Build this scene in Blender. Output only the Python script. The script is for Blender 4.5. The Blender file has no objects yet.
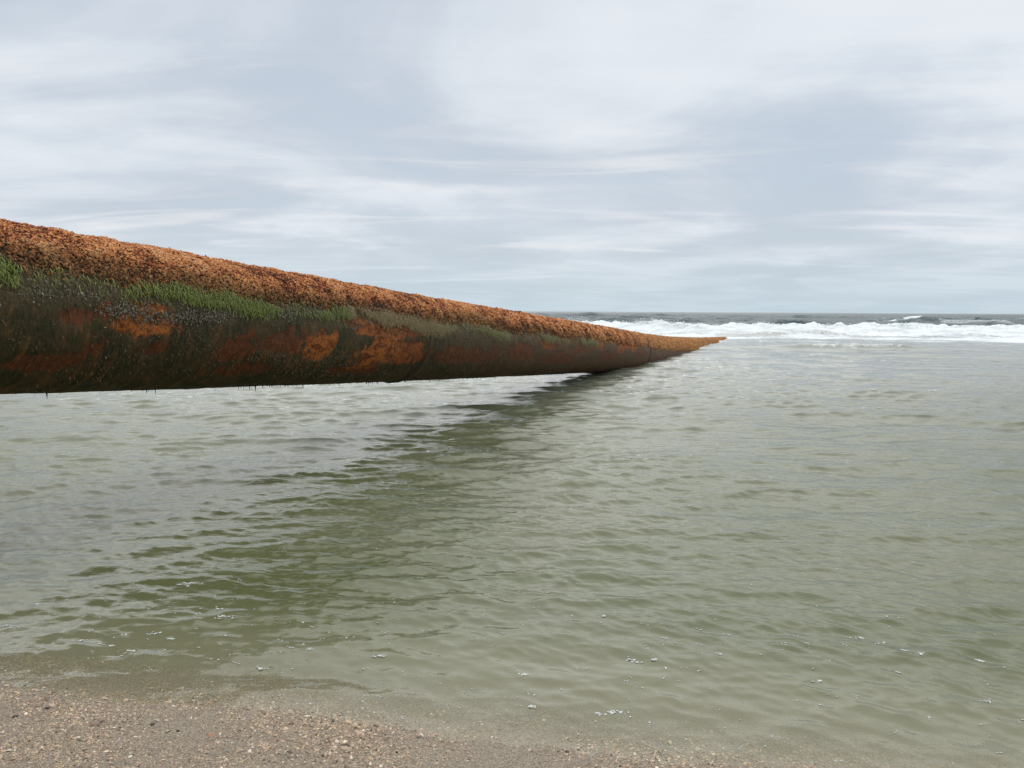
import bpy, math
import numpy as np
from mathutils import Matrix, Vector

rng = np.random.default_rng(7)
scene = bpy.context.scene
COL = scene.collection
R = math.radians

# ------------------------------------------------------------------ helpers
def hash3(ix, iy, iz, seed):
    h = (ix.astype(np.uint32) * np.uint32(374761393) + iy.astype(np.uint32) * np.uint32(668265263)
         + iz.astype(np.uint32) * np.uint32(2147483647) + np.uint32(seed * 974711 & 0xffffffff))
    h = (h ^ (h >> np.uint32(13))) * np.uint32(1274126177)
    h = (h ^ (h >> np.uint32(16))) * np.uint32(2246822519)
    return ((h ^ (h >> np.uint32(13))) & np.uint32(0xffffff)).astype(np.float64) / 0xffffff

def vnoise(x, y, z=None, seed=1):
    """value noise -1..1"""
    if z is None: z = np.zeros_like(x)
    x0, y0, z0 = np.floor(x), np.floor(y), np.floor(z)
    fx, fy, fz = x - x0, y - y0, z - z0
    fx, fy, fz = [t * t * t * (t * (t * 6 - 15) + 10) for t in (fx, fy, fz)]
    x0, y0, z0 = [t.astype(np.int64) for t in (x0, y0, z0)]
    def c(a, b, d): return hash3(x0 + a, y0 + b, z0 + d, seed)
    r = 0
    for d in (0, 1):
        wz = fz if d else 1 - fz
        a = c(0, 0, d) * (1 - fx) + c(1, 0, d) * fx
        b = c(0, 1, d) * (1 - fx) + c(1, 1, d) * fx
        r = r + wz * (a * (1 - fy) + b * fy)
    return r * 2 - 1

def fbm(x, y, z=None, oct=4, seed=1, gain=.5):
    s, a, f, t = 0, 1, 1.0, 0
    for o in range(oct):
        s = s + a * vnoise(x * f, y * f, None if z is None else z * f, seed + o * 17)
        t += a; a *= gain; f *= 2.03
    return s / t

def sstep(a, b, x):
    t = np.clip((x - a) / (b - a), 0, 1)
    return t * t * (3 - 2 * t)

def mesh_np(name, verts, faces, k, mat, parent=None, smooth=True, attrs=None, cols=None):
    """verts (n,3), faces (m,k) -> one linked mesh object"""
    me = bpy.data.meshes.new(name)
    verts = np.ascontiguousarray(verts, dtype=np.float32); faces = np.ascontiguousarray(faces, dtype=np.int32)
    me.vertices.add(len(verts)); me.vertices.foreach_set('co', verts.ravel())
    me.loops.add(faces.size); me.loops.foreach_set('vertex_index', faces.ravel())
    me.polygons.add(len(faces))
    me.polygons.foreach_set('loop_start', np.arange(0, faces.size, k, dtype=np.int32))
    me.polygons.foreach_set('use_smooth', np.full(len(faces), smooth, dtype=bool))
    for n, v in (attrs or {}).items():
        a = me.attributes.new(n, 'FLOAT', 'POINT'); a.data.foreach_set('value', np.ascontiguousarray(v, dtype=np.float32).ravel())
    for n, v in (cols or {}).items():
        a = me.attributes.new(n, 'FLOAT_COLOR', 'POINT')
        c = np.ones((len(verts), 4), dtype=np.float32); c[:, :3] = v
        a.data.foreach_set('color', c.ravel())
    me.update(calc_edges=True)
    me.materials.append(mat)
    o = bpy.data.objects.new(name, me); COL.objects.link(o)
    if parent: 
        o.parent = parent
        o.matrix_parent_inverse = parent.matrix_basis.inverted()
    return o

def grid_faces(nr, nc, wrap=False):
    i = np.arange(nr - 1)[:, None]; j = np.arange(nc if wrap else nc - 1)[None, :]
    j2 = (j + 1) % nc
    return np.stack([i * nc + j + 0 * i, i * nc + j2, (i + 1) * nc + j2, (i + 1) * nc + j], -1).reshape(-1, 4)

OCT_V = np.array([(1,0,0),(0,1,0),(-1,0,0),(0,-1,0),(0,0,1),(0,0,-1)], float)
OCT_F = np.array([(0,1,4),(1,2,4),(2,3,4),(3,0,4),(1,0,5),(2,1,5),(3,2,5),(0,3,5)])
# a rougher stone: two staggered rings of five and two caps
_a = np.arange(5) * 2 * np.pi / 5
STONE_V = np.concatenate([np.stack([np.cos(_a)*.85, np.sin(_a)*.85, np.full(5,.45)],1),
                          np.stack([np.cos(_a+.63)*.95, np.sin(_a+.63)*.95, np.full(5,-.35)],1),
                          [(0,0,.8),(0,0,-.7)]])
STONE_F = np.array([(i,(i+1)%5,10) for i in range(5)] + [(5+i,(i+1)%5,i) for i in range(5)]
                   + [(5+i,5+(i+1)%5,(i+1)%5) for i in range(5)] + [(5+(i+1)%5,5+i,11) for i in range(5)])

def scatter(P, ax, size, jit, base_v, base_f):
    """P (n,3), ax (n,3,3) rows = local axes, size (n,3) -> verts, faces"""
    n, m = len(P), len(base_v)
    v = base_v[None] * (1 + jit * rng.uniform(-1, 1, (n, m, 1))) + jit * .35 * rng.uniform(-1, 1, (n, m, 3))
    v = v * size[:, None, :]
    w = np.einsum('nmk,nkj->nmj', v, ax) + P[:, None, :]
    f = base_f[None] + (np.arange(n) * m)[:, None, None]
    return w.reshape(-1, 3), f.reshape(-1, base_f.shape[1])

def spin(ax, tilt):
    """random turn about the third axis, then a random tilt"""
    n = len(ax)
    a = rng.uniform(0, 2*np.pi, n); c, s = np.cos(a)[:, None], np.sin(a)[:, None]
    t, b, e = ax[:, 0], ax[:, 1], ax[:, 2]
    t2, b2 = t*c + b*s, b*c - t*s
    q = rng.normal(0, tilt, n); c, s = np.cos(q)[:, None], np.sin(q)[:, None]
    return np.stack([t2*c - e*s, b2, e*c + t2*s], 1)

# ---- material helpers
def new_mat(name):
    m = bpy.data.materials.new(name); m.use_nodes = True
    nt = m.node_tree; nt.nodes.clear()
    out = nt.nodes.new('ShaderNodeOutputMaterial')
    return m, nt, out

class NT:
    def __init__(s, nt): s.nt = nt
    def n(s, t, **kw):
        x = s.nt.nodes.new(t)
        for k, v in kw.items():
            if k.startswith('i_'):
                x.inputs[k[2:].replace('_', ' ')].default_value = v
            else: setattr(x, k, v)
        return x
    def l(s, a, b): s.nt.links.new(a, b)
    def math(s, op, a, b=None, clamp=False):
        x = s.n('ShaderNodeMath', operation=op, use_clamp=clamp)
        for i, v in enumerate((a, b)):
            if v is None: continue
            if isinstance(v, (int, float)): x.inputs[i].default_value = v
            else: s.l(v, x.inputs[i])
        return x.outputs[0]
    def mix(s, f, a, b):
        x = s.n('ShaderNodeMix', data_type='RGBA')
        for i, v in ((0, f), (6, a), (7, b)):
            if isinstance(v, (int, float)): x.inputs[i].default_value = v
            elif isinstance(v, tuple): x.inputs[i].default_value = (*v, 1) if len(v) == 3 else v
            else: s.l(v, x.inputs[i])
        return x.outputs[2]
    def attr(s, name): return s.n('ShaderNodeAttribute', attribute_name=name)
    def noise(s, vec, scale, detail=4, rough=.55, dist=0):
        x = s.n('ShaderNodeTexNoise'); x.inputs['Scale'].default_value = scale; x.inputs['Detail'].default_value = detail
        x.inputs['Roughness'].default_value = rough; x.inputs['Distortion'].default_value = dist
        if vec is not None: s.l(vec, x.inputs['Vector'])
        return x.outputs[0]
    def ramp(s, f, a, b, lo=0., hi=1., smooth=True):
        x = s.n('ShaderNodeMapRange', interpolation_type='SMOOTHSTEP' if smooth else 'LINEAR')
        for k, v in (('From Min', a), ('From Max', b), ('To Min', lo), ('To Max', hi)): x.inputs[k].default_value = v
        s.l(f, x.inputs['Value']); return x.outputs[0]
    def mapping(s, vec, scale=(1,1,1), rot=(0,0,0), loc=(0,0,0)):
        x = s.n('ShaderNodeMapping'); x.inputs['Scale'].default_value = scale; x.inputs['Rotation'].default_value = rot; x.inputs['Location'].default_value = loc
        s.l(vec, x.inputs['Vector']); return x.outputs[0]

# ------------------------------------------------------------------ camera
cam = bpy.data.cameras.new('camera'); cam.sensor_width = 36; cam.lens = 804/1024*36
cam.clip_start = .05; cam.clip_end = 80000
co = bpy.data.objects.new('camera', cam); COL.objects.link(co)
co.matrix_world = Matrix.Translation((0, 0, 1.3)) @ Matrix.Rotation(R(90-5.19), 4, 'X') @ Matrix.Rotation(R(.34), 4, 'Z')
scene.camera = co

# ------------------------------------------------------------------ sky and sun
SUN_EL, SUN_AZ = R(50), R(-4)           # azimuth from +y towards +x
w = bpy.data.worlds.new('World'); scene.world = w; w.use_nodes = True
wn = w.node_tree; wn.nodes.clear(); W = NT(wn)
wo = W.n('ShaderNodeOutputWorld'); bg = W.n('ShaderNodeBackground'); W.l(bg.outputs[0], wo.inputs[0])
bg.inputs[1].default_value = .1
sky = W.n('ShaderNodeTexSky', sky_type='NISHITA', sun_disc=False, sun_elevation=SUN_EL, sun_rotation=SUN_AZ)
sky.air_density = 1.0; sky.dust_density = 1.5; sky.ozone_density = 1
tc = W.n('ShaderNodeTexCoord'); sx = W.n('ShaderNodeSeparateXYZ'); W.l(tc.outputs['Generated'], sx.inputs[0])
zc = W.math('ADD', W.math('MAXIMUM', sx.outputs[2], 0.), .085)
cx = W.n('ShaderNodeCombineXYZ')
W.l(W.math('DIVIDE', sx.outputs[0], zc), cx.inputs[0]); W.l(W.math('DIVIDE', sx.outputs[1], zc), cx.inputs[1])
cp = cx.outputs[0]
m1 = W.mapping(cp, (.9, .8, 1), (0, 0, R(-20)), (3.2, 8.68, 0))
n1 = W.noise(m1, .75, 6, .52, .7)         # sheets and streaks
m2 = W.mapping(cp, (1.0, .55, 1), (0, 0, R(25)), (12.4, 1.9, 0))
n2 = W.noise(m2, .42, 4, .5, .4)          # broad light and dark
m3 = W.mapping(cp, (.55, 1.5, 1), (0, 0, R(12)), (1.7, 5.1, 0))
n3 = W.noise(m3, 1.1, 7, .55, .9)         # wisps
t = W.math('ADD', W.math('MULTIPLY', n1, .5), W.math('ADD', W.math('MULTIPLY', n2, .35), W.math('MULTIPLY', n3, .15)))
shade = W.ramp(t, .40, .60)
cloud = W.mix(shade, (5.45, 6.1, 7.0), (7.9, 8.35, 8.9))
wisp = W.ramp(n3, .50, .80)
cloud = W.mix(W.math('MULTIPLY', wisp, W.ramp(sx.outputs[2], .10, .32, .55, .32)), cloud, (9.2, 9.1, 8.9))
thin = W.math('ADD', W.math('MULTIPLY', n1, .55), W.math('MULTIPLY', n3, .45))
gap = W.ramp(thin, .36, .54)              # 0 = thin veil, 1 = thick sheet
low = W.ramp(sx.outputs[2], .03, .42)     # thinner towards the horizon
cover = W.math('ADD', W.math('MULTIPLY', W.math('MAXIMUM', gap, low), .42), .56, True)
veil = W.mix(.62, sky.outputs[0], (5.2, 6.3, 7.2))
c = W.mix(cover, veil, cloud)
hz = W.ramp(sx.outputs[2], 0., .10, .75, 0.)
c = W.mix(hz, c, (5.5, 6.7, 7.4))
up_ = W.ramp(sx.outputs[2], .55, .95, 1., 1.6)
vm = W.n('ShaderNodeVectorMath', operation='SCALE'); W.l(c, vm.inputs[0]); W.l(up_, vm.inputs['Scale'])
W.l(vm.outputs[0], bg.inputs[0])

sl = bpy.data.lights.new('sun', 'SUN'); sl.energy = 1.5; sl.angle = R(86); sl.color = (1, .97, .90)
so = bpy.data.objects.new('sun', sl); COL.objects.link(so)
d = Vector((math.sin(SUN_AZ)*math.cos(SUN_EL), math.cos(SUN_AZ)*math.cos(SUN_EL), math.sin(SUN_EL)))
so.rotation_euler = d.to_track_quat('Z', 'Y').to_euler()

vs = scene.view_settings; vs.view_transform = 'Standard'; vs.look = 'None'; vs.exposure = 0; vs.gamma = 1; vs.use_curve_mapping = False

# ------------------------------------------------------------------ shore geometry
SH = -.205; SN = math.hypot(1, SH)
def shore_q(x, y):
    """metres seaward of the water's edge"""
    bend = .03*vnoise(x*.9+3, y*0, seed=5) + .03*vnoise(x*2.7, y*0+2, seed=6) + .012*vnoise(x*8, y*0+9, seed=8)
    return ((y - 2.66) - SH*(x + 1.79))/SN + bend
def beach_z(x, y):
    q = shore_q(x, y)
    z = np.where(q > 0, -(.10*np.minimum(q, 4) + .022*np.clip(q-4, 0, 60)), -.085*np.maximum(q, -9))
    z = z + 2.6*sstep(-9, -24, q)         # the dune behind
    near = np.exp(-(x*x + y*y)/60)
    z = z + near*(.006*fbm(x*3, y*3, seed=11, oct=3) + .0035*fbm(x*22, y*22, seed=12, oct=3))
    return z + (1-near)*.10*fbm(x*.2, y*.2, seed=13)*sstep(-2, -12, q)

# ------------------------------------------------------------------ beach
def coords(lo, hi, c0, c1, fine, grow):
    v = list(np.arange(c0, c1, fine))
    s, p = fine, c1
    while p < hi: v.append(p); s *= grow; p += s
    v.append(hi); s, p = fine, c0 - fine
    while p > lo: v.insert(0, p); s *= grow; p -= s
    v.insert(0, lo); return np.array(v)
bx = coords(-9000, 9000, -2.4, 1.9, .009, 1.12); by = coords(-9000, 75, 1.7, 3.5, .009, 1.12)
X, Y = np.meshgrid(bx, by)
Z = beach_z(X, Y)
Q = shore_q(X, Y)

m_sand, nt, out = new_mat('coarse_sand'); S = NT(nt)
geo = S.n('ShaderNodeNewGeometry'); pos = geo.outputs['Position']
na = S.noise(pos, 5.5, 4, .6); nb = S.noise(pos, 190, 3, .7); nc = S.noise(pos, 60, 4, .6)
vor = S.n('ShaderNodeTexVoronoi'); vor.inputs['Scale'].default_value = 230; S.l(pos, vor.inputs['Vector'])
sep = S.n('ShaderNodeSeparateColor'); S.l(vor.outputs['Color'], sep.inputs[0])
col = S.mix(S.ramp(na, .35, .65), (.50, .395, .28), (.54, .44, .30))
col = S.mix(S.ramp(sep.outputs[0], .1, .95, 0, 1), S.mix(.5, col, (.10, .075, .055)), S.mix(.35, col, (.55, .48, .38)))
col = S.mix(S.ramp(nb, .3, .7, 0, .35), col, (.17, .125, .09))
bs = S.n('ShaderNodeBsdfPrincipled'); S.l(col, bs.inputs['Base Color'])
S.l(S.ramp(nc, .35, .65, .42, .75), bs.inputs['Roughness'])
bmp = S.n('ShaderNodeBump'); bmp.inputs['Strength'].default_value = 1.; bmp.inputs['Distance'].default_value = .006
S.l(S.math('ADD', nb, S.math('MULTIPLY', vor.outputs['Distance'], -1.2)), bmp.inputs['Height']); S.l(bmp.outputs[0], bs.inputs['Normal'])
S.l(bs.outputs[0], out.inputs[0])
beach = mesh_np('beach', np.stack([X, Y, Z], -1).reshape(-1, 3), grid_faces(len(by), len(bx)), 4, m_sand)
beach['kind'] = 'structure'

# gravel on the sand
m_grav, nt, out = new_mat('gravel_grains'); S = NT(nt)
a = S.attr('tint'); bs = S.n('ShaderNodeBsdfPrincipled'); bs.inputs['Roughness'].default_value = .5
geo = S.n('ShaderNodeNewGeometry')
S.l(S.mix(S.ramp(S.noise(geo.outputs['Position'], 400, 2), .3, .7, 0, .35), a.outputs['Color'], (.16, .12, .09)), bs.inputs['Base Color'])
S.l(bs.outputs[0], out.inputs[0])

def gravel_tints(n):
    pal = np.array([(.42,.325,.235),(.33,.245,.18),(.50,.40,.28),(.24,.175,.13),(.45,.35,.29),(.70,.62,.48),(.76,.70,.60),(.09,.07,.055),(.52,.41,.26)])
    pr = np.array([.25,.22,.14,.13,.13,.028,.010,.05,.04]); pr = pr/pr.sum()
    c = pal[rng.choice(len(pal), n, p=pr)]*np.array([1.33, 1.25, 1.12])
    return c*rng.uniform(.75, 1.25, (n, 1))*rng.uniform(.95, 1.05, (n, 3))
NG = 150000
gx = np.concatenate([rng.uniform(-2.3, 1.5, NG), rng.uniform(-7, 7, 9000)])
gq = np.concatenate([-1.05 + 1.33*rng.random(NG)**.9, rng.uniform(-2.6, .3, 9000)])
gy = 2.71 + SH*(gx + 1.79) + gq*SN
dens = fbm(gx*4, gy*4, seed=21, oct=3)
keep = rng.random(len(gx)) < np.clip(.62 + .9*dens, .12, 1)
gx, gy = gx[keep], gy[keep]; n = len(gx)
sz = np.clip(rng.lognormal(math.log(.0020), .5, n), .0011, .0066)*np.clip(1+.5*fbm(gx*3, gy*3, seed=25, oct=2), .6, 1.5)
P = np.stack([gx, gy, beach_z(gx, gy) + sz*.15], 1)
ax = spin(np.repeat(np.eye(3)[None], n, 0), .35)
size = np.stack([sz*rng.uniform(.9, 1.6, n), sz*rng.uniform(.7, 1.1, n), sz*rng.uniform(.35, .8, n)], 1)
v, f = scatter(P, ax, size, .25, OCT_V, OCT_F)
gravel = mesh_np('gravel', v, f, 3, m_grav, smooth=False, cols={'tint': np.repeat(gravel_tints(n), 6, 0)})
gravel['kind'] = 'stuff'

# shells and darker pebbles one can pick out
def solid(name, color, rough):
    m, nt, out = new_mat(name); S = NT(nt)
    bs = S.n('ShaderNodeBsdfPrincipled'); bs.inputs['Roughness'].default_value = rough
    g = S.n('ShaderNodeNewGeometry')
    S.l(S.mix(S.ramp(S.noise(g.outputs['Position'], 260, 4), .3, .75, 0, .5), color, tuple(c*.55 for c in color)), bs.inputs['Base Color'])
    S.l(bs.outputs[0], out.inputs[0]); return m
m_shell, m_oshell, m_peb = solid('cream_shell', (.66, .58, .46), .45), solid('orange_shell', (.48, .17, .07), .5), solid('dark_stone', (.05, .042, .036), .45)
def shell_mesh(name, mat):
    nu, nv = 15, 7; V = []
    for side in (1, 0):
        for i in range(nv):
            for j in range(nu):
                a = (j/(nu-1) - .5)*math.pi*1.05; r = (i/(nv-1))
                rad = r*(1 + .05*math.cos(a*14)*r)
                x = rad*math.sin(a); y = rad*math.cos(a)*1.05 - .5
                z = .42*(1 - (1.5*r - .55)**2)*math.cos(a*.8) + .03*math.cos(a*14)*r
                V.append((x, y, z*(1 if side else .82) - (0 if side else .05)))
    F = grid_faces(nv, nu); G = F[:, ::-1] + nv*nu
    o2 = nv*nu
    rim = [((nv-1)*nu+j, (nv-1)*nu+j+1, o2+(nv-1)*nu+j+1, o2+(nv-1)*nu+j) for j in range(nu-1)]
    rim += [(i*nu, (i+1)*nu, o2+(i+1)*nu, o2+i*nu) for i in range(nv-1)] + [((i+1)*nu+nu-1, i*nu+nu-1, o2+i*nu+nu-1, o2+(i+1)*nu+nu-1) for i in range(nv-1)]
    return mesh_np(name, np.array(V), np.concatenate([F, G, np.array(rim)]), 4, mat)
def stone_mesh(name, mat):
    v = STONE_V*(1 + .14*rng.uniform(-1, 1, (12, 1)))
    return mesh_np(name, v, STONE_F, 3, mat)
def place(o, x, y, s, sc=(1, 1, 1)):
    z = float(beach_z(np.array([x]), np.array([y]))[0])
    o.location = (x, y, z + s*.12); o.scale = tuple(s*k for k in sc)
    o.rotation_euler = (rng.normal(0, .3), rng.normal(0, .3), rng.uniform(0, 6.28))
SHELLS = [(-1.16,2.27),(-1.11,2.42),(-1.08,2.42),(-1.36,2.55),(-1.29,2.3),(-1.12,2.3),(-1.04,2.34),(-1.53,2.32),(-1.44,2.21),(-.86,2.27),(-.82,2.27),
          (-.66,2.49),(-.65,2.22),(-.52,2.22),(-.46,2.36),(-.41,2.35),(-.36,2.36),(-.48,2.4),(-.61,2.2),(-.27,2.36)]
first = None
for i, (x, y) in enumerate(SHELLS):
    o = shell_mesh('seashell', m_shell) if first is None else first.copy()
    if first is None: first = o
    else: COL.objects.link(o)
    o['label'] = 'small cream shell fragment lying on the coarse brown sand'; o['category'] = 'shell'; o['group'] = 'cream shells on the wet sand'
    place(o, x, y, rng.uniform(.006, .0105), (1, 1, .7))
o = shell_mesh('seashell', m_oshell); o['label'] = 'orange shell fragment on the coarse brown sand, the only orange one'; o['category'] = 'shell'
place(o, -.9, 2.31, .0105, (1, 1, .6))
first = None
for i, (x, y) in enumerate([(.17,2.27),(-.33,2.24),(-1.11,2.39),(-1.01,2.34),(-1.5,2.5),(-1.56,2.43)]):
    o = stone_mesh('pebble', m_peb) if first is None else first.copy()
    if first is None: first = o
    else: COL.objects.link(o)
    o['label'] = 'dark brown pebble lying on the coarse sand'; o['category'] = 'pebble'; o['group'] = 'dark pebbles on the wet sand'
    place(o, x, y, rng.uniform(.006, .009), (1.3, .9, .7))

# ------------------------------------------------------------------ sea
def ocean(N, L, lmin, lmax, mean, spread, p, seed):
    """one periodic tile of a random sea: height, horizontal shift; unit rms slope"""
    r = np.random.default_rng(seed)
    k1 = np.fft.fftfreq(N, L/N)*2*np.pi
    KX, KY = np.meshgrid(k1, k1); K = np.hypot(KX, KY); K[0, 0] = 1
    th = np.arctan2(KY, KX) - mean
    Dsp = np.abs(np.cos(th/2))**(2*spread) + .04
    lam = 2*np.pi/K
    A = K**(-p)*Dsp*sstep(lmin*.7, lmin*1.3, lam)*(1 - sstep(lmax*.8, lmax*1.5, lam)); A[0, 0] = 0
    ph = r.normal(size=(N, N)) + 1j*r.normal(size=(N, N))
    H = A*ph
    h = np.fft.ifft2(H).real
    gx = np.fft.ifft2(1j*KX*H).real; gy = np.fft.ifft2(1j*KY*H).real
    s = math.sqrt((gx**2 + gy**2).mean())
    dx = np.fft.ifft2(1j*KX/K*H).real; dy = np.fft.ifft2(1j*KY/K*H).real
    return [a/s for a in (h, dx, dy)], L
def samp(tile, x, y, rot=0.):
    T, L = tile; N = T[0].shape[0]
    c, s = math.cos(rot), math.sin(rot)
    u, v = (x*c + y*s)/L*N, (-x*s + y*c)/L*N
    u0, v0 = np.floor(u), np.floor(v); fu, fv = u-u0, v-v0
    i0, j0 = u0.astype(int) % N, v0.astype(int) % N; i1, j1 = (i0+1) % N, (j0+1) % N
    r = [a[j0, i0]*(1-fu)*(1-fv) + a[j0, i1]*fu*(1-fv) + a[j1, i0]*(1-fu)*fv + a[j1, i1]*fu*fv for a in T]
    return r[0], r[1]*c - r[2]*s, r[1]*s + r[2]*c
KA, KA2, KB = .155, .18, .08
TA = ocean(1024, 9.3, .13, .48, R(-90), 6, 1.9, 3)
TA2 = ocean(768, 4.3, .045, .17, R(-90), 4.0, 1.75, 4)
TB = ocean(768, 33., .5, 2.6, R(-90), 5, 2.0, 5)
TC = ocean(512, 410., 4., 45., R(-90), 8, 2.25, 6)
TD = ocean(512, 96., 1.2, 9., R(-90), 4, 2.2, 9)

def rows():
    v, r = [], 1.5
    while r < 62: v.append(r); r *= 1.004
    while r < 420: v.append(r); r *= 1.009
    while r < 45000: v.append(r); r *= 1.07
    return np.array(v)
rr = rows()
aa = np.concatenate([np.arange(-100, -41, 2.), np.arange(-41, 41, .075), np.arange(41, 101, 2.)])
RR, AA = np.meshgrid(rr, np.radians(aa), indexing='ij')
wx, wy = RR*np.sin(AA), RR*np.cos(AA)

def breaker_y(x): return 46.3 + 1.6*vnoise(x*.035+.3, x*0, seed=41) + .5*vnoise(x*.17, x*0, seed=42) + .02*x
def breaker_h(x): return np.clip(.66 + .14*vnoise(x*.06+4.2, x*0, seed=43) + .08*vnoise(x*.3, x*0, seed=44) - .004*np.maximum(x-6, 0), .35, 1.2)
def roller_y(x): return 29.6 + .9*vnoise(x*.09+7, x*0, seed=45) + .35*vnoise(x*.31, x*0, seed=46)
def roller_h(x): return .17*sstep(2, 8, x)*(.55 + .45*vnoise(x*.16+1, x*0, seed=47))
def sea_base(x, y):
    """swell humps: breaker back, small roller, low swells further in"""
    b = y - breaker_y(x)
    z = breaker_h(x)*np.where(b > 0, np.exp(-(b/4.2)**2), np.exp(-(np.abs(b)/2.1)**1.7))*.84
    r = y - roller_y(x)
    z = z + roller_h(x)*np.where(r > 0, np.exp(-(r/1.3)**2), np.exp(-(r/.45)**2))
    for yy, hh, sd in ((36.5, .16, 61), (32.4, .10, 62), (24., .06, 63), (20., .045, 64), (39., .12, 65)):
        r = y - (yy + 1.2*vnoise(x*.1+sd, x*0, seed=sd))
        z = z + (1 - .75*np.exp(-(((x + 4.64 - .376*y)*.936)/2.2)**4))*hh*(.4 + .6*vnoise(x*.12+sd, x*0+.5, seed=sd+9))*np.where(r > 0, np.exp(-(r/1.1)**2), np.exp(-(r/.4)**2))
    return z
fw = (45 + 25*vnoise(wx*.02, wy*.012, seed=71))
q = shore_q(wx, wy)
dep = np.clip(q*.1, 0, 3)
calm = .25 + .5*sstep(-.05, .4, q) + .25*sstep(.3, 1.6, q)
patch = .75 + .5*fbm(wx*.22, wy*.16, seed=31, oct=3)            # gusts: rougher and smoother water
fA = (1 - .8*sstep(12, 36, RR))*(1 - sstep(28, 50, RR))*calm*patch
fB = sstep(.6, 5, q)*(1 - .75*sstep(24, 60, RR))*(1 - sstep(120, 240, RR))*(.7 + .3*patch)
fC = sstep(50, 72, wy)*(1 - .97*sstep(140, 700, RR))
fD = sstep(50, 64, wy)*(1 - sstep(150, 330, RR))
hA, dxA, dyA = samp(TA, wx, wy, R(9)); hA2, dxA2, dyA2 = samp(TA2, wx, wy, R(-31)); 
hB, dxB, dyB = samp(TB, wx, wy, R(4)); hC, dxC, dyC = samp(TC, wx, wy, R(-6)); hD, dxD, dyD = samp(TD, wx, wy, R(8))
sA, sA2, sB, sC, sD = KA*fA, KA2*fA*(1 - .9*sstep(4.5, 12, RR)), KB*fB, .07*fC, .2*fD
wz = sA*hA + sA2*hA2 + sB*hB + sC*hC + sD*hD + sea_base(wx, wy)
ch = 1.35
wx2 = wx + ch*(sA*dxA + sA2*dxA2 + sB*dxB + sC*dxC + sD*dxD)
wy2 = wy + ch*(sA*dyA + sA2*dyA2 + sB*dyB + sC*dyC + sD*dyD)

# foam carried on the surface and stirred-up milky water in the surf zone
by_ = breaker_y(wx); bd = wy - by_
swash = sstep(-13, -2.5, bd)*(1 - sstep(-1, 3., bd))
lace = fbm(wx*.16, wy*.42, seed=81, oct=5, gain=.62)
face = sstep(-4.2, -1.5, bd + 1.3*vnoise(wx*.25, wy*0, seed=87) + 1.2*lace)*(1 - sstep(.5, 1.6, bd + .5*lace))
foam = np.clip(.66*swash + 1.05*lace, 0, 1)*sstep(.03, .35, swash)
foam = np.maximum(foam, 1.3*face)
lumps = fbm(wx*1.2, wy*.9, seed=88, oct=5, gain=.62)
wz = wz + face*(.05 + .30*lumps*np.clip(1 + bd/5, .2, 1))
rd = wy - roller_y(wx)
rfo = sstep(9, 11.5, wx)*(1 - sstep(13, 15.5, wx))*sstep(-.2, .3, fbm(wx*1.6, wy*.8, seed=83, oct=3) + .25)
wz = wz + rfo*np.exp(-(rd/.5)**2)*(.07 + .10*lumps)
foam = np.maximum(foam, .55*rfo*np.where(rd > 0, np.exp(-(rd/.35)**2), np.exp(-(rd/.75)**2)))
cap = np.exp(-((wx-50)/3.2)**2)*np.exp(-((wy-102 - .1*(wx-50))/1.6)**2)
capn = sstep(-.1, .35, fbm(wx*.5, wy*.12, seed=84, oct=3) + .3)
foam = np.maximum(foam, sstep(.2, .6, cap*1.2)*capn)
pw = np.interp(wy, [10, 15.5, 21.4, 25.8, 32.5, 39.7, 44], [0, .12, .45, .48, .44, .30, 0])
pd_ = np.abs((wx - (-4.64 + .376*wy))*.936) - pw
foam = np.maximum(foam, .42*sstep(15.5, 18, wy)*(1 - sstep(41, 43, wy))*np.exp(-(np.maximum(pd_, 0)/.22)**2)*(.5 + .9*fbm(wx*2.2, wy*1.1, seed=89, oct=3)))
wh = fbm(wx*.11, wy*.028, seed=85, oct=4)
foam = np.maximum(foam, .5*sstep(.40, .55, wh)*sstep(55, 75, wy)*(1 - sstep(200, 330, wy)))
wz = wz + .35*sstep(.2, .8, cap)
milk = (1 + .5*sstep(28, 40, wy))*sstep(5, 22, wy + .6*wx*0)*(1 - sstep(by_ - 1, by_ + 5, wy))*(.75 + .4*fbm(wx*.13, wy*.05, seed=86))
far = sstep(46, 70, wy)

m_water, nt, out = new_mat('sea_water'); S = NT(nt)
geo = S.n('ShaderNodeNewGeometry'); pos = geo.outputs['Position']
aD, aF, aM, aR = S.attr('depth'), S.attr('foam'), S.attr('milk'), S.attr('far')
nz = S.noise(pos, .55, 3, .5)
body = S.mix(S.ramp(nz, .35, .65), (.100, .110, .044), (.126, .131, .062))
body = S.mix(S.ramp(aD.outputs['Fac'], .0, .11, .9, 0), body, (.30, .285, .175))
body = S.mix(S.math('MULTIPLY', aM.outputs['Fac'], .85, True), body, (.30, .31, .285))
body = S.mix(aR.outputs['Fac'], body, (.034, .062, .070))
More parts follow.
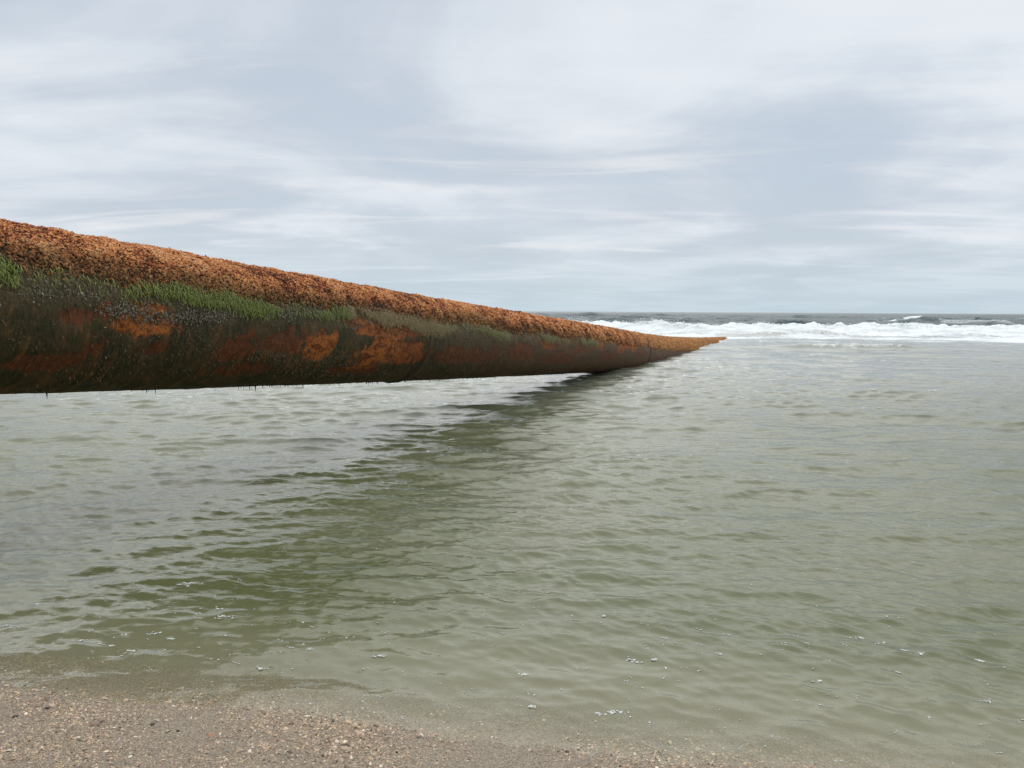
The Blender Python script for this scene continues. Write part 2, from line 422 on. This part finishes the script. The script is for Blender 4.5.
# bump: capillary ripples close by, unresolved chop far away
mp = S.mapping(pos, (1, 1.5, 1))
r1 = S.noise(mp, 17, 4, .6, .3); 
mp2 = S.mapping(pos, (1, 1.6, 1), (0, 0, R(10)))
r2 = S.noise(mp2, 1.1, 4, .6, .2)
b1 = S.n('ShaderNodeBump'); b1.inputs['Distance'].default_value = .007; S.l(r1, b1.inputs['Height'])
S.l(S.ramp(aD.outputs['Fac'], 0, .3, .25, .8), b1.inputs['Strength'])
b2 = S.n('ShaderNodeBump'); b2.inputs['Distance'].default_value = .28; S.l(r2, b2.inputs['Height']); S.l(b1.outputs[0], b2.inputs['Normal'])
S.l(S.math('MULTIPLY', aR.outputs['Fac'], .9), b2.inputs['Strength'])
nrm = b2.outputs[0]
dif = S.n('ShaderNodeBsdfDiffuse'); S.l(body, dif.inputs[0])
trn = S.n('ShaderNodeBsdfTransparent'); trn.inputs[0].default_value = (.98, .985, .94, 1)
# how much murky water the sight line crosses before it meets the sand
opac = S.math('SUBTRACT', 1., S.math('EXPONENT', S.math('MULTIPLY', aD.outputs['Fac'], -30.)), True)
und = S.n('ShaderNodeMixShader'); S.l(opac, und.inputs[0]); S.l(trn.outputs[0], und.inputs[1]); S.l(dif.outputs[0], und.inputs[2])
gl = S.n('ShaderNodeBsdfGlossy'); S.l(nrm, gl.inputs['Normal']); S.l(S.ramp(aR.outputs['Fac'], 0, 1, .025, .30), gl.inputs['Roughness'])
fr = S.n('ShaderNodeFresnel'); fr.inputs['IOR'].default_value = 1.33; S.l(nrm, fr.inputs['Normal'])
ms = S.n('ShaderNodeMixShader'); S.l(S.math('MULTIPLY', fr.outputs[0], S.math('MULTIPLY', S.math('SUBTRACT', 1., geo.outputs['Backfacing']), S.ramp(aR.outputs['Fac'], 0, 1, 1., .5, False))), ms.inputs[0]); S.l(und.outputs[0], ms.inputs[1]); S.l(gl.outputs[0], ms.inputs[2])
fo = S.n('ShaderNodeBsdfDiffuse')
S.l(S.mix(S.ramp(S.noise(S.mapping(pos, (.35, 1, 1.5)), 1.6, 6, .7), .36, .58), (.64, .66, .65), (.84, .86, .85)), fo.inputs[0])
fn = S.noise(S.mapping(pos, (1, .5, 1)), 5, 5, .65)
fm = S.ramp(S.math('ADD', aF.outputs['Fac'], S.math('MULTIPLY', S.math('SUBTRACT', fn, .5), .9)), .35, .75)
fm = S.math('MULTIPLY', fm, S.ramp(aF.outputs['Fac'], 0, .12))
mf = S.n('ShaderNodeMixShader'); S.l(fm, mf.inputs[0]); S.l(ms.outputs[0], mf.inputs[1]); S.l(fo.outputs[0], mf.inputs[2])
S.l(mf.outputs[0], out.inputs[0])
water = mesh_np('water', np.stack([wx2, wy2, wz], -1).reshape(-1, 3), grid_faces(len(rr), len(aa)), 4, m_water,
                attrs={'depth': dep, 'foam': foam, 'milk': milk, 'far': far})
water['kind'] = 'structure'

# ------------------------------------------------------------------ breaking wave: tumbling white water
# spray thrown up along the crest
n = 5200
px = rng.uniform(-24, 48, n); hh = breaker_h(px)
lump = sstep(-.1, .6, vnoise(px*.5, px*0, seed=251) + .4*vnoise(px*1.7, px*0, seed=252))
keep = rng.random(n) < .15 + .85*lump; px, hh, lump = px[keep], hh[keep], lump[keep]; n = len(px)
pz = hh*.86 + rng.exponential(.05, n)*(.35 + lump); py = breaker_y(px) + rng.normal(-.2, .5, n)
sz = rng.uniform(.012, .05, n)
v, f = scatter(np.stack([px, py, pz], 1), spin(np.repeat(np.eye(3)[None], n, 0), .6), np.stack([sz*1.2, sz, sz*.8], 1), .3, OCT_V, OCT_F)
m_spray = solid('spray', (.86, .87, .87), .8)
sp = mesh_np('spray', v, f, 3, m_spray); sp['kind'] = 'stuff'

# little flecks of foam drifting near the water's edge
FL = [(-1.56,3.7),(-1.53,3.73),(-2.09,3.44),(-2.04,3.18),(-2.08,3.2),(-1.55,3.01),(-1.46,2.97),(-1.69,3.06),(-1.28,3.41),(-1.21,3.3),(-1.43,3.13),(-.77,2.98),
      (-.49,2.92),(.4,3.34),(.62,3.12),(.45,2.92),(.47,2.9),(.54,2.91),(.05,2.78),(.07,2.54),(.33,2.51),(.36,2.51),(.29,2.5),(1.41,3.14),(1.46,3.08),(1.52,2.99),
      (1.57,2.97),(.8,2.96),(1.78,2.94),(-1.35,3.08),(-.91,2.82),(1.1,2.75),(1.62,2.61)]
pts, rad = [], []
for x, y in FL:
    k = rng.integers(4, 12); s = rng.uniform(.004, .015)
    pts.append((x, y)); rad.append(rng.uniform(.004, .009))
    for _ in range(k):
        pts.append((x + rng.normal(0, s*1.7), y + rng.normal(0, s*.8))); rad.append(rng.uniform(.0015, .006))
for _ in range(480):
    x = rng.uniform(-3.2, 3.2); qq = rng.gamma(1.4, .55); y = 2.71 + SH*(x+1.79) + qq*SN + .03
    for _ in range(rng.integers(1, 4)): pts.append((x + rng.normal(0, .012), y + rng.normal(0, .006))); rad.append(rng.uniform(.0012, .0042))
pts = np.array(pts); rad = np.array(rad)
def water_z(x, y):
    a, b, q_ = np.hypot(x, y), None, shore_q(x, y)
    cal = .25 + .5*sstep(-.05, .4, q_) + .25*sstep(.3, 1.6, q_); pt = .75 + .5*fbm(x*.22, y*.16, seed=31, oct=3)
    return (1 - .8*sstep(12, 36, a))*cal*pt*(KA*samp(TA, x, y, R(9))[0] + KA2*(1 - .9*sstep(4.5, 12, a))*samp(TA2, x, y, R(-31))[0]) + KB*(.7 + .3*pt)*sstep(.6, 5, q_)*samp(TB, x, y, R(4))[0]
pz = np.maximum(water_z(pts[:, 0], pts[:, 1]), beach_z(pts[:, 0], pts[:, 1]))
v, f = scatter(np.stack([pts[:, 0], pts[:, 1], pz + .001], 1), spin(np.repeat(np.eye(3)[None], len(pts), 0), .05),
               np.stack([rad*rng.uniform(1., 2.2, len(rad)), rad*rng.uniform(.7, 1.2, len(rad)), rad*.16], 1), .35, STONE_V, STONE_F)
ff = mesh_np('foam_flecks', v, f, 3, solid('fleck_foam', (.66, .67, .61), .7)); ff['kind'] = 'stuff'

# ------------------------------------------------------------------ the pipe
PD = np.array([-16, -8, 0, 2, 4.58, 6.69, 8.5, 11.16, 13.6, 15.5, 17.4, 21.4, 25.8, 32.5, 39.7, 48, 56], float)
PT = np.array([3.05, 2.60, 2.10, 1.98, 1.825, 1.675, 1.545, 1.365, 1.21, 1.10, .985, .725, .50, .275, .085, -.12, -.32])
def smooth_profile():
    d_ = np.arange(-16, 56.01, .05); z_ = np.interp(d_, PD, PT)
    k = np.hanning(61); k /= k.sum(); zp = np.pad(z_, 30, mode='reflect', reflect_type='odd')
    return d_, np.convolve(zp, k, 'valid')
DD, ZT = smooth_profile()
RAD = .485
AXP = np.array([.376, 1.0, 0.])/math.hypot(.376, 1)      # plan direction
NP = np.array([AXP[1], -AXP[0], 0.])                      # horizontal normal, landward-right side
def pipe_point(dv, th, r):
    """dv: metres along y, th: angle about the axis (0 = near side, 90 = up), r: radius"""
    zc_ = np.interp(dv, DD, ZT) - RAD - .02 - .026*np.clip((12 - dv)/6, 0, 1)
    g = np.interp(dv, DD, np.gradient(ZT, DD))/math.hypot(.376, 1)
    nrm_ = 1/np.sqrt(1 + g*g)
    up = np.stack([-g*AXP[0]*nrm_, -g*AXP[1]*nrm_, nrm_], -1)
    e = np.cos(th)[..., None]*NP + np.sin(th)[..., None]*up
    b = -np.sin(th)[..., None]*NP + np.cos(th)[..., None]*up
    tt = np.cross(up, -NP*np.ones_like(up)); 
    c_ = np.stack([-4.64 + .376*dv, dv, zc_], -1)
    return c_ + e*r[..., None], e, b, np.cross(b, e)

pipe = bpy.data.objects.new('pipe', None); COL.objects.link(pipe)
pipe.empty_display_size = .3; pipe.location = (-4.64 + .376*5, 5, 0)
bpy.context.view_layer.update()
pipe['label'] = 'huge rusty pipe crusted with orange barnacles slanting from the beach down into the surf'; pipe['category'] = 'pipe'

# wall
dv = np.concatenate([np.arange(-16, 2.5, .15), np.arange(2.5, 11, .018), np.arange(11, 22, .035), np.arange(22, 56, .12)])
NT_ = 150
th = np.arange(NT_)/NT_*2*np.pi - np.pi/2
DVg, THg = np.meshgrid(dv, th, indexing='ij')
ct, st_ = np.cos(THg), np.sin(THg)
lum = fbm(DVg*2.2, ct*1.6, st_*1.6, seed=301, oct=4)
fin = fbm(DVg*14, ct*7, st_*7, seed=302, oct=3)
rr_ = RAD + .006*lum + .0035*fin
PATCH = [(5.16, -2, 0.2, 11, 1.0), (4.66, -3, 0.13, 6, 0.44999999999999996), (4.85, 2, 0.08, 5, 0.65), (4.83, -26, 0.08, 8, 0.35), (5.25, -26, 0.11, 8, 0.4), (5.96, -20, 0.2, 17, 0.6), (6.46, -16, 0.34, 15, 0.55), (6.94, -17, 0.2, 15, 0.98), (7.8, -23, 0.36, 15, 1.0), (8.39, -20, 0.38, 17, 0.75), (8.08, 6, 0.66, 10, 0.85), (9.89, -22, 0.99, 14, 0.55), (11.42, -17, 0.54, 12, 0.45), (13.35, 13, 0.48, 18, 0.6), (17.74, 13, 0.45, 9, 0.85), (7.4, 12, 0.16, 7, 0.55), (8.59, 9, 0.17, 13, 0.75), (3.28, -9, 0.28, 14, 0.7), (14.84, 5, 0.45, 12, 0.45), (2.49, -20, 0.38, 16, 0.44999999999999996), (1.23, -7, 0.51, 14, 0.8), (11.5,-10,.5,13,.6),(12.6,3,.35,11,.72),(13.4,-24,.8,12,.5),(14.3,-4,.5,14,.6),(15.6,9,.35,13,.85),(16.4,-18,.8,13,.5),(17.3,4,.5,12,.7),(18.5,13,.35,9,1.),(19.3,-6,.6,12,.55),(4.55,-38,.25,9,.5),(6.1,-44,.4,8,.45),(7.7,-46,.5,8,.5)]
rust = np.zeros_like(DVg); bright = np.zeros_like(DVg)
thd = np.degrees(THg)
wob2 = fbm(DVg*5, ct*5, st_*5, seed=307, oct=3); wob3 = fbm(DVg*4, ct*6, st_*6, seed=309, oct=3)
wob = .28*fbm(DVg*3.2, ct*4, st_*4, seed=305, oct=4)
for (pd, pt, hd, ht, s) in PATCH:
    e2 = np.hypot((DVg - pd - .0045*(thd-pt) + .35*hd*wob2)/hd, (thd - pt + .5*ht*wob3)/ht)
    m = np.clip(1.5 - e2 + 1.6*wob, 0, 1)*(.62 + .38*s)
    rust = np.maximum(rust, m); bright = np.maximum(bright, np.clip(2.2 - 1.3*e2, 0, 1)*max(0., s*2.1 - 1.2))
rr_ = rr_ - .005*sstep(.3, .7, rust)
v, e_, b_, t_ = pipe_point(DVg, THg, rr_)
m_wall, nt, out = new_mat('slimy_rusted_iron'); S = NT(nt)
tcn = S.n('ShaderNodeTexCoord'); ob = tcn.outputs['Object']
aT, aRu, aBr, aL = S.attr('theta'), S.attr('rust'), S.attr('bright'), S.attr('along')
cxyz = S.n('ShaderNodeCombineXYZ'); S.l(aL.outputs['Fac'], cxyz.inputs[0]); S.l(aT.outputs['Fac'], cxyz.inputs[1])
uv = cxyz.outputs[0]                                        # metres along, metres round
nbig = S.noise(uv, 3.2, 5, .6, .5); nfin = S.noise(ob, 60, 4, .7); nstk = S.noise(S.mapping(uv, (3.2, .9, 1), (0, 0, R(28))), 4.5, 6, .65, .4)
nmid = S.noise(uv, 11, 6, .7, .6)
nfib = S.noise(S.mapping(uv, (4., .8, 1), (0, 0, R(24))), 22, 5, .7, .5)       # hair-like growth combed down the side
col = S.mix(S.ramp(nbig, .40, .60), (.048, .044, .023), (.092, .062, .030))
col = S.mix(S.ramp(nmid, .50, .68, 0, .75), col, (.052, .060, .024))
col = S.mix(S.ramp(nstk, .50, .66, 0, .8), col, (.19, .100, .042))
col = S.mix(S.ramp(nfib, .52, .70, 0, .7), col, (.18, .13, .066))
col = S.mix(S.ramp(nfib, .30, .46, .75, 0), col, (.010, .010, .007))
col = S.mix(S.ramp(nfin, .60, .74, 0, .6), col, (.17, .135, .085))
# weathered tan band high on the side, just under the crust
upb = S.ramp(S.math('ADD', aT.outputs['Fac'], S.math('MULTIPLY', S.math('SUBTRACT', nmid, .5), .25)), -.02, .11)
tan = S.mix(S.ramp(nfin, .40, .60), (.058, .050, .022), (.17, .135, .078))
col = S.mix(S.math('MULTIPLY', upb, S.ramp(nbig, .3, .7, .55, 1)), col, tan)
# the run near the water: bare brown-violet iron
far_ = S.ramp(aL.outputs['Fac'], 8.6, 12.)
col = S.mix(S.math('MULTIPLY', far_, .42), col, S.mix(S.ramp(nmid, .38, .62), (.062, .026, .016), (.23, .125, .062)))
low_ = S.ramp(aL.outputs['Fac'], 15.5, 20.5)
col = S.mix(S.math('MULTIPLY', low_, .6), col, S.mix(S.ramp(nmid, .40, .60), (.075, .038, .024), (.24, .15, .10)))
col = S.mix(S.math('MULTIPLY', far_, S.ramp(nfib, .53, .68, 0, .75)), col, (.30, .19, .10))
col = S.mix(S.math('MULTIPLY', far_, S.ramp(nfib, .32, .46, .8, 0)), col, (.022, .016, .010))
col = S.mix(S.math('MULTIPLY', far_, S.ramp(nstk, .52, .64, 0, .6)), col, (.19, .075, .028))
rc = S.mix(aBr.outputs['Fac'], (.21, .055, .023), (.58, .185, .045))
npt = S.noise(S.mapping(uv, (1, 1.6, 1), (0, 0, R(20))), 7, 5, .65, .8)
rc = S.mix(S.ramp(npt, .47, .60, .0, .85), rc, (.14, .034, .015))
rc = S.mix(S.ramp(nfib, .52, .68, 0, .65), rc, (.21, .12, .055))
rc = S.mix(S.ramp(nfib, .34, .46, .6, 0), rc, (.05, .018, .010))
nf2 = S.noise(uv, 34, 4, .7, .8)
rc = S.mix(S.ramp(nf2, .50, .62, 0, .7), rc, (.10, .030, .014))
rc = S.mix(S.ramp(nf2, .30, .42, .5, 0), rc, (.60, .25, .085))
rn = S.math('ADD', S.math('MULTIPLY', S.math('SUBTRACT', nstk, .5), 1.7), S.math('ADD', S.math('MULTIPLY', S.math('SUBTRACT', nmid, .5), 1.6), S.math('MULTIPLY', S.math('SUBTRACT', nf2, .5), 1.1)))
rmask = S.ramp(S.math('ADD', aRu.outputs['Fac'], rn), .46, .56)
col = S.mix(S.math('MULTIPLY', S.math('MULTIPLY', rmask, S.ramp(aBr.outputs['Fac'], 0., .4, .62, 1.)), S.ramp(aRu.outputs['Fac'], .02, .25)), col, rc)
bs = S.n('ShaderNodeBsdfPrincipled'); S.l(col, bs.inputs['Base Color']); S.l(S.ramp(nmid, .3, .7, .5, .85), bs.inputs['Roughness'])
bs.inputs['Specular IOR Level'].default_value = .12
bm = S.n('ShaderNodeBump'); bm.inputs['Strength'].default_value = .8; bm.inputs['Distance'].default_value = .014
S.l(S.math('ADD', S.math('MULTIPLY', nfib, 1.), S.math('ADD', S.math('MULTIPLY', nmid, .7), S.math('MULTIPLY', nfin, .5))), bm.inputs['Height']); S.l(bm.outputs[0], bs.inputs['Normal'])
S.l(bs.outputs[0], out.inputs[0])
wall = mesh_np('pipe_wall', v.reshape(-1, 3), grid_faces(len(dv), NT_, True)[:, ::-1], 4, m_wall, pipe,
               attrs={'theta': THg*RAD, 'along': DVg, 'rust': rust, 'bright': bright})

# crust of barnacles and mussels over the top
m_crust, nt, out = new_mat('barnacle_crust'); S = NT(nt)
a = S.attr('tint'); bs = S.n('ShaderNodeBsdfPrincipled'); bs.inputs['Roughness'].default_value = .75; bs.inputs['Specular IOR Level'].default_value = .25
S.l(a.outputs['Color'], bs.inputs['Base Color']); S.l(bs.outputs[0], out.inputs[0])
def lower_edge(d_): return 24.5 + 2.5*vnoise(d_*.9, d_*0, seed=311) + 2.5*vnoise(d_*3.1, d_*0, seed=312) - 5*sstep(12, 18, d_) - 10*sstep(18, 26, d_)
def crust(dlo, dhi, per_m2, s0, lo_lift):
    L = (dhi-dlo)*1.068; n = int(L*RAD*R(140)*per_m2)
    d_ = rng.uniform(dlo, dhi, n); t_d = rng.uniform(8, 152, n)
    le = lower_edge(d_)
    pr = sstep(-5, 4, t_d - le + rng.normal(0, 3, n))
    k = rng.random(n) < pr*np.where(t_d > 115, .6, 1); d_, t_d, le = d_[k], t_d[k], le[k]; n = len(d_)
    t_ = np.radians(t_d); c3, s3 = np.cos(t_), np.sin(t_)
    cl = fbm(d_*7, c3*3.6, s3*3.6, seed=321, oct=3); cl2 = fbm(d_*1.4, c3*2, s3*2, seed=322, oct=3)
    lift = lo_lift*np.clip(.3 + 1.2*cl, -.2, .8)*sstep(-4, 10, t_d - le)
    P_, e, b, t3 = pipe_point(d_, t_, RAD + .004 + lift + rng.uniform(0, .007, n))
    ax = spin(np.stack([t3, b, e], 1), .4)
    s = s0*np.clip(rng.lognormal(0, .35, n), .45, 2.2)
    size = np.stack([s*rng.uniform(.85, 1.3, n), s*rng.uniform(.55, .95, n), s*rng.uniform(.35, .75, n)], 1)
    pal = np.array([(.66,.285,.100),(.54,.20,.064),(.32,.09,.034),(.15,.040,.018),(.07,.020,.012),(.72,.38,.175),(.035,.013,.009)])
    u = np.clip(.5 + .55*cl + .25*cl2 + rng.normal(0, .22, n), 0, .999)
    order = [6, 4, 3, 3, 2, 2, 1, 1, 0, 0, 0, 5, 5]
    c = pal[np.array(order)[(u*len(order)).astype(int)]]
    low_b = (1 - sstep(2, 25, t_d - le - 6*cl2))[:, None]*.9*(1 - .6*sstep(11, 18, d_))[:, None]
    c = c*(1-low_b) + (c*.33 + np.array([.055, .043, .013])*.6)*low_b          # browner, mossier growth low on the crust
    tailf = sstep(15, 24, d_)[:, None]*.7
    c = c*(1-tailf) + np.array([.60, .30, .115])*rng.uniform(.6, 1.15, (n, 1))*tailf
    c = c*rng.uniform(.8, 1.2, (n, 1))
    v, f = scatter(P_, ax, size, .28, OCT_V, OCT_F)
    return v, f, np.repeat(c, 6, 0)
parts = [crust(1.5, 6.6, 12500, .0082, .022), crust(6.6, 11.5, 9000, .0096, .021), crust(11.5, 20, 3000, .0165, .02), crust(20, 30, 1800, .018, .012), crust(30, 43, 1300, .016, .006), crust(-9, 1.5, 900, .028, .02)]
V, F, C_, off = [], [], [], 0
for v, f, c in parts: V.append(v); F.append(f + off); C_.append(c); off += len(v)
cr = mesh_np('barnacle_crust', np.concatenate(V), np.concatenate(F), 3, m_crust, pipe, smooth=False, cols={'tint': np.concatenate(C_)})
cr['kind'] = 'stuff'; cr['label'] = 'orange-brown crust of barnacles over the top'

# pale barnacles in a broken band beneath the weed
n = 34000
d_ = rng.uniform(2.0, 16, n)**1.0; t_d = rng.normal(6, 4.5, n) + 3*vnoise(d_*1.3, d_*0, seed=331)
dn = fbm(d_*2.4, t_d*.07, seed=332, oct=3)
k = rng.random(n) < np.clip(.3 + 1.8*dn, .03, 1)*(1 - .8*sstep(5.6, 7, d_)); d_, t_d = d_[k], t_d[k]; n = len(d_)
P_, e, b, t3 = pipe_point(d_, np.radians(t_d), np.full(n, RAD + .004))
s = .0046*np.clip(rng.lognormal(0, .35, n), .5, 2.2)
v, f = scatter(P_, spin(np.stack([t3, b, e], 1), .3), np.stack([s*1.2, s*.9, s*.5], 1), .25, OCT_V, OCT_F)
pal = np.array([(.21,.19,.145),(.15,.13,.092),(.30,.28,.225),(.10,.085,.055),(.06,.05,.03)])
c = pal[rng.choice(5, n, p=[.3,.27,.13,.2,.1])]*rng.uniform(.75, 1.2, (n, 1))
pb = mesh_np('pale_barnacles', v, f, 3, m_crust, pipe, smooth=False, cols={'tint': np.repeat(c, 6, 0)}); pb['kind'] = 'stuff'

# green weed hanging in a fringe below the crust
def weed(n, dlo, dhi, tmid, tsd, lens, green, seed_, base=.32):
    d_ = rng.uniform(dlo, dhi, n); t_d = tmid + rng.normal(0, tsd, n) + lower_edge(d_) - 24.5
    dn = fbm(d_*1.5, t_d*.03, seed=seed_, oct=3)
    k = rng.random(n) < np.clip(base + 2.2*dn, .03, 1); d_, t_d, dn = d_[k], t_d[k], dn[k]; n = len(d_)
    P0, e, b, t3 = pipe_point(d_, np.radians(t_d), np.full(n, RAD + .006))
    Ln = lens*rng.uniform(.45, 1.25, n); wd = rng.uniform(.0011, .003, n)
    lean = rng.normal(-.25, .4, n); V_ = []
    for i, tt in enumerate((0, .4, .75, 1.)):
        ang = np.radians(t_d) - tt*Ln/RAD
        out_ = .012*math.sin(tt*2.6) + .004
        p, e2, b2, _ = pipe_point(d_ + lean*Ln*tt*.8, ang, RAD + .006 + out_*rng.uniform(.5, 1.6, n))
        ww = (wd*(1 - tt**2*.9))[:, None]
        V_ += [p - t3*ww, p + t3*ww]
    V_ = np.stack(V_, 1)
    f0 = np.array([(0,1,3,2),(2,3,5,4),(4,5,7,6)])
    F_ = (f0[None] + (np.arange(n)*8)[:, None, None]).reshape(-1, 4)
    g = np.array([(.15,.20,.012),(.21,.255,.022),(.085,.10,.012),(.27,.28,.05)]); y_ = np.array([(.34,.22,.075),(.24,.155,.05),(.42,.30,.13),(.16,.115,.035)])
    i_ = rng.choice(4, n, p=[.4,.25,.25,.1])
    gm = np.clip(green(d_) + .3*dn, 0, 1)[:, None]
    c = (g[i_]*gm + y_[i_]*(1-gm))*rng.uniform(.7, 1.25, (n, 1))
    return V_.reshape(-1, 3), F_, np.repeat(c, 8, 0)
gf = lambda x: 1 - .95*sstep(7.15, 7.5, x)*(1 - .55*sstep(8.9, 9.5, x)) 
ws = [weed(30000, 2.0, 7.4, 19.5, 4.2, .045, gf, 341, .36), weed(7000, 7.2, 9.1, 18, 5, .045, gf, 343), weed(9000, 8.8, 15.5, 17, 4, .06, gf, 345)]
V, F, C_, off = [], [], [], 0
for v, f, c in ws: V.append(v); F.append(f + off); C_.append(c); off += len(v)
m_weed, nt, out = new_mat('sea_weed'); S = NT(nt)
a = S.attr('tint'); bs = S.n('ShaderNodeBsdfPrincipled'); bs.inputs['Roughness'].default_value = .55
S.l(a.outputs['Color'], bs.inputs['Base Color']); S.l(bs.outputs[0], out.inputs[0])
wd_ = mesh_np('green_weed', np.concatenate(V), np.concatenate(F), 4, m_weed, pipe, cols={'tint': np.concatenate(C_)}); wd_['kind'] = 'stuff'

# short dark weed and slime combed over the flank, worn away where the rust is bare
def flank(n, dlo, dhi):
    v, f, c = weed(n, dlo, dhi, -24, 22, .014, lambda x: .12 + 0*x, 371, .45)
    v = v.reshape(-1, 8, 3); c = c.reshape(-1, 8, 3)
    d0 = v[:, 0, 1] + .18; zc_ = np.interp(d0, DD, ZT) - RAD - .02
    td_ = np.degrees(np.arcsin(np.clip((v[:, 0, 2] - zc_)/RAD, -1, 1)))
    d0 = v[:, 0, 1] + .17*np.cos(np.radians(td_))
    bare = np.zeros(len(v))
    for (pd, pt, hd, ht, st) in PATCH:
        bare = np.maximum(bare, (1 - sstep(.6, 1.25, np.hypot((d0 - pd - .0045*(td_-pt))/hd, (td_-pt)/ht)))*(.65 + .35*st))
    k = rng.random(len(v)) > bare*1.05
    v, c = v[k], c[k]
    tone = np.array([(.30, .27, .26), (.15, .15, .15), (.50, .40, .36), (.75, .55, .45)])[rng.choice(4, len(v), p=[.4, .3, .2, .1])]
    c = c*tone[:, None, :]
    fa = np.array([(0,1,3,2),(2,3,5,4),(4,5,7,6)])
    return v.reshape(-1, 3), (fa[None] + (np.arange(len(v))*8)[:, None, None]).reshape(-1, 4), c.reshape(-1, 3)
V, F, C_, off = [], [], [], 0
for a_ in ((5000, 2.2, 7.5), (5000, 7.5, 14.5)):
    v, f, c = flank(*a_); V.append(v); F.append(f + off); C_.append(c); off += len(v)
fk = mesh_np('slimy_weed', np.concatenate(V), np.concatenate(F), 4, m_weed, pipe, cols={'tint': np.concatenate(C_)}); fk['kind'] = 'stuff'

# weld seams round the pipe
m_seam = solid('seam_iron', (.07, .045, .03), .8)
def seam(d0):
    t = np.arange(96)/96*2*np.pi; prof = [(-.022, .0), (-.014, .016), (.0, .02), (.014, .016), (.022, .0)]
    D_ = np.array([d0 + p[0] for p in prof])[:, None]*np.ones((1, 96)); Rr = np.array([RAD + p[1] - .002 for p in prof])[:, None] + .003*vnoise(t[None]*9 + d0, np.array([p[0]*80 for p in prof])[:, None] + 0*t[None], seed=351)
    v, *_ = pipe_point(D_, np.ones((5, 1))*t[None], Rr)
    return mesh_np('weld_seam', v.reshape(-1, 3), grid_faces(5, 96, True), 4, m_seam, pipe)
seam(8.8); seam(20.4)

# strands of slime dripping from the underside
m_drip = solid('dark_slime', (.022, .02, .013), .5)
def strand(d0, ln, wd, tdeg):
    k = 7; V_ = []
    p0, *_ = pipe_point(np.array([d0]), np.array([R(tdeg)]), np.array([RAD - .004])); p0 = p0[0]
    bend = rng.normal(0, .12, 2)
    for i in range(k):
        t = i/(k-1); w_ = wd*(2.4*(1-t)**4 + .55*(1-t)**.5*(1 + .3*math.sin(t*9 + d0*7)) + .05)
        for j in range(6):
            a = j*math.pi/3
            V_.append(p0 + np.array([w_*math.cos(a) + bend[0]*ln*t*t, w_*math.sin(a) + bend[1]*ln*t*t, .012 - ln*t]))
    return mesh_np('hanging_strand', np.array(V_), grid_faces(k, 6, True)[:, ::-1], 4, m_drip, pipe)
for d0, ln, wd in ((4.86,.055,.006),(5.55,.03,.003),(5.66,.06,.0035),(6.67,.065,.005),(6.98,.035,.004),(7.03,.03,.004),(7.36,.028,.004),(7.9,.03,.004),(8.15,.025,.004),(9.0,.035,.005),(10.6,.04,.006),(11.3,.03,.006),(4.1,.05,.005)):
    strand(d0, ln, wd, -88)
# ragged thin fringe of weed all along the underside
n = 1500
d_ = rng.uniform(2.5, 15, n); td = rng.uniform(-104, -70, n)
k = rng.random(n) < np.clip(.25 + 1.2*fbm(d_*1.8, d_*0, seed=361), .03, 1); d_, td = d_[k], td[k]; n = len(d_)
P0, e, b, t3 = pipe_point(d_, np.radians(td), np.full(n, RAD - .006))
ln = rng.exponential(.008, n) + .008; wd = rng.uniform(.003, .008, n)*np.clip(d_/6, .8, 2)
Vf = np.stack([P0 - t3*wd[:, None], P0 + t3*wd[:, None], P0 + t3*(wd*.3)[:, None] - np.array([0, 0, 1.])*ln[:, None], P0 - t3*(wd*.25)[:, None] - np.array([0, 0, 1.])*ln[:, None]], 1)
uf = mesh_np('underside_fringe', Vf.reshape(-1, 3), (np.arange(4)[None] + (np.arange(n)*4)[:, None]), 4, m_drip, pipe); uf['kind'] = 'stuff'

scene.cycles.max_bounces = 6; scene.cycles.diffuse_bounces = 3; scene.cycles.glossy_bounces = 3; scene.cycles.transparent_max_bounces = 12
scene.cycles.caustics_reflective = False; scene.cycles.caustics_refractive = False
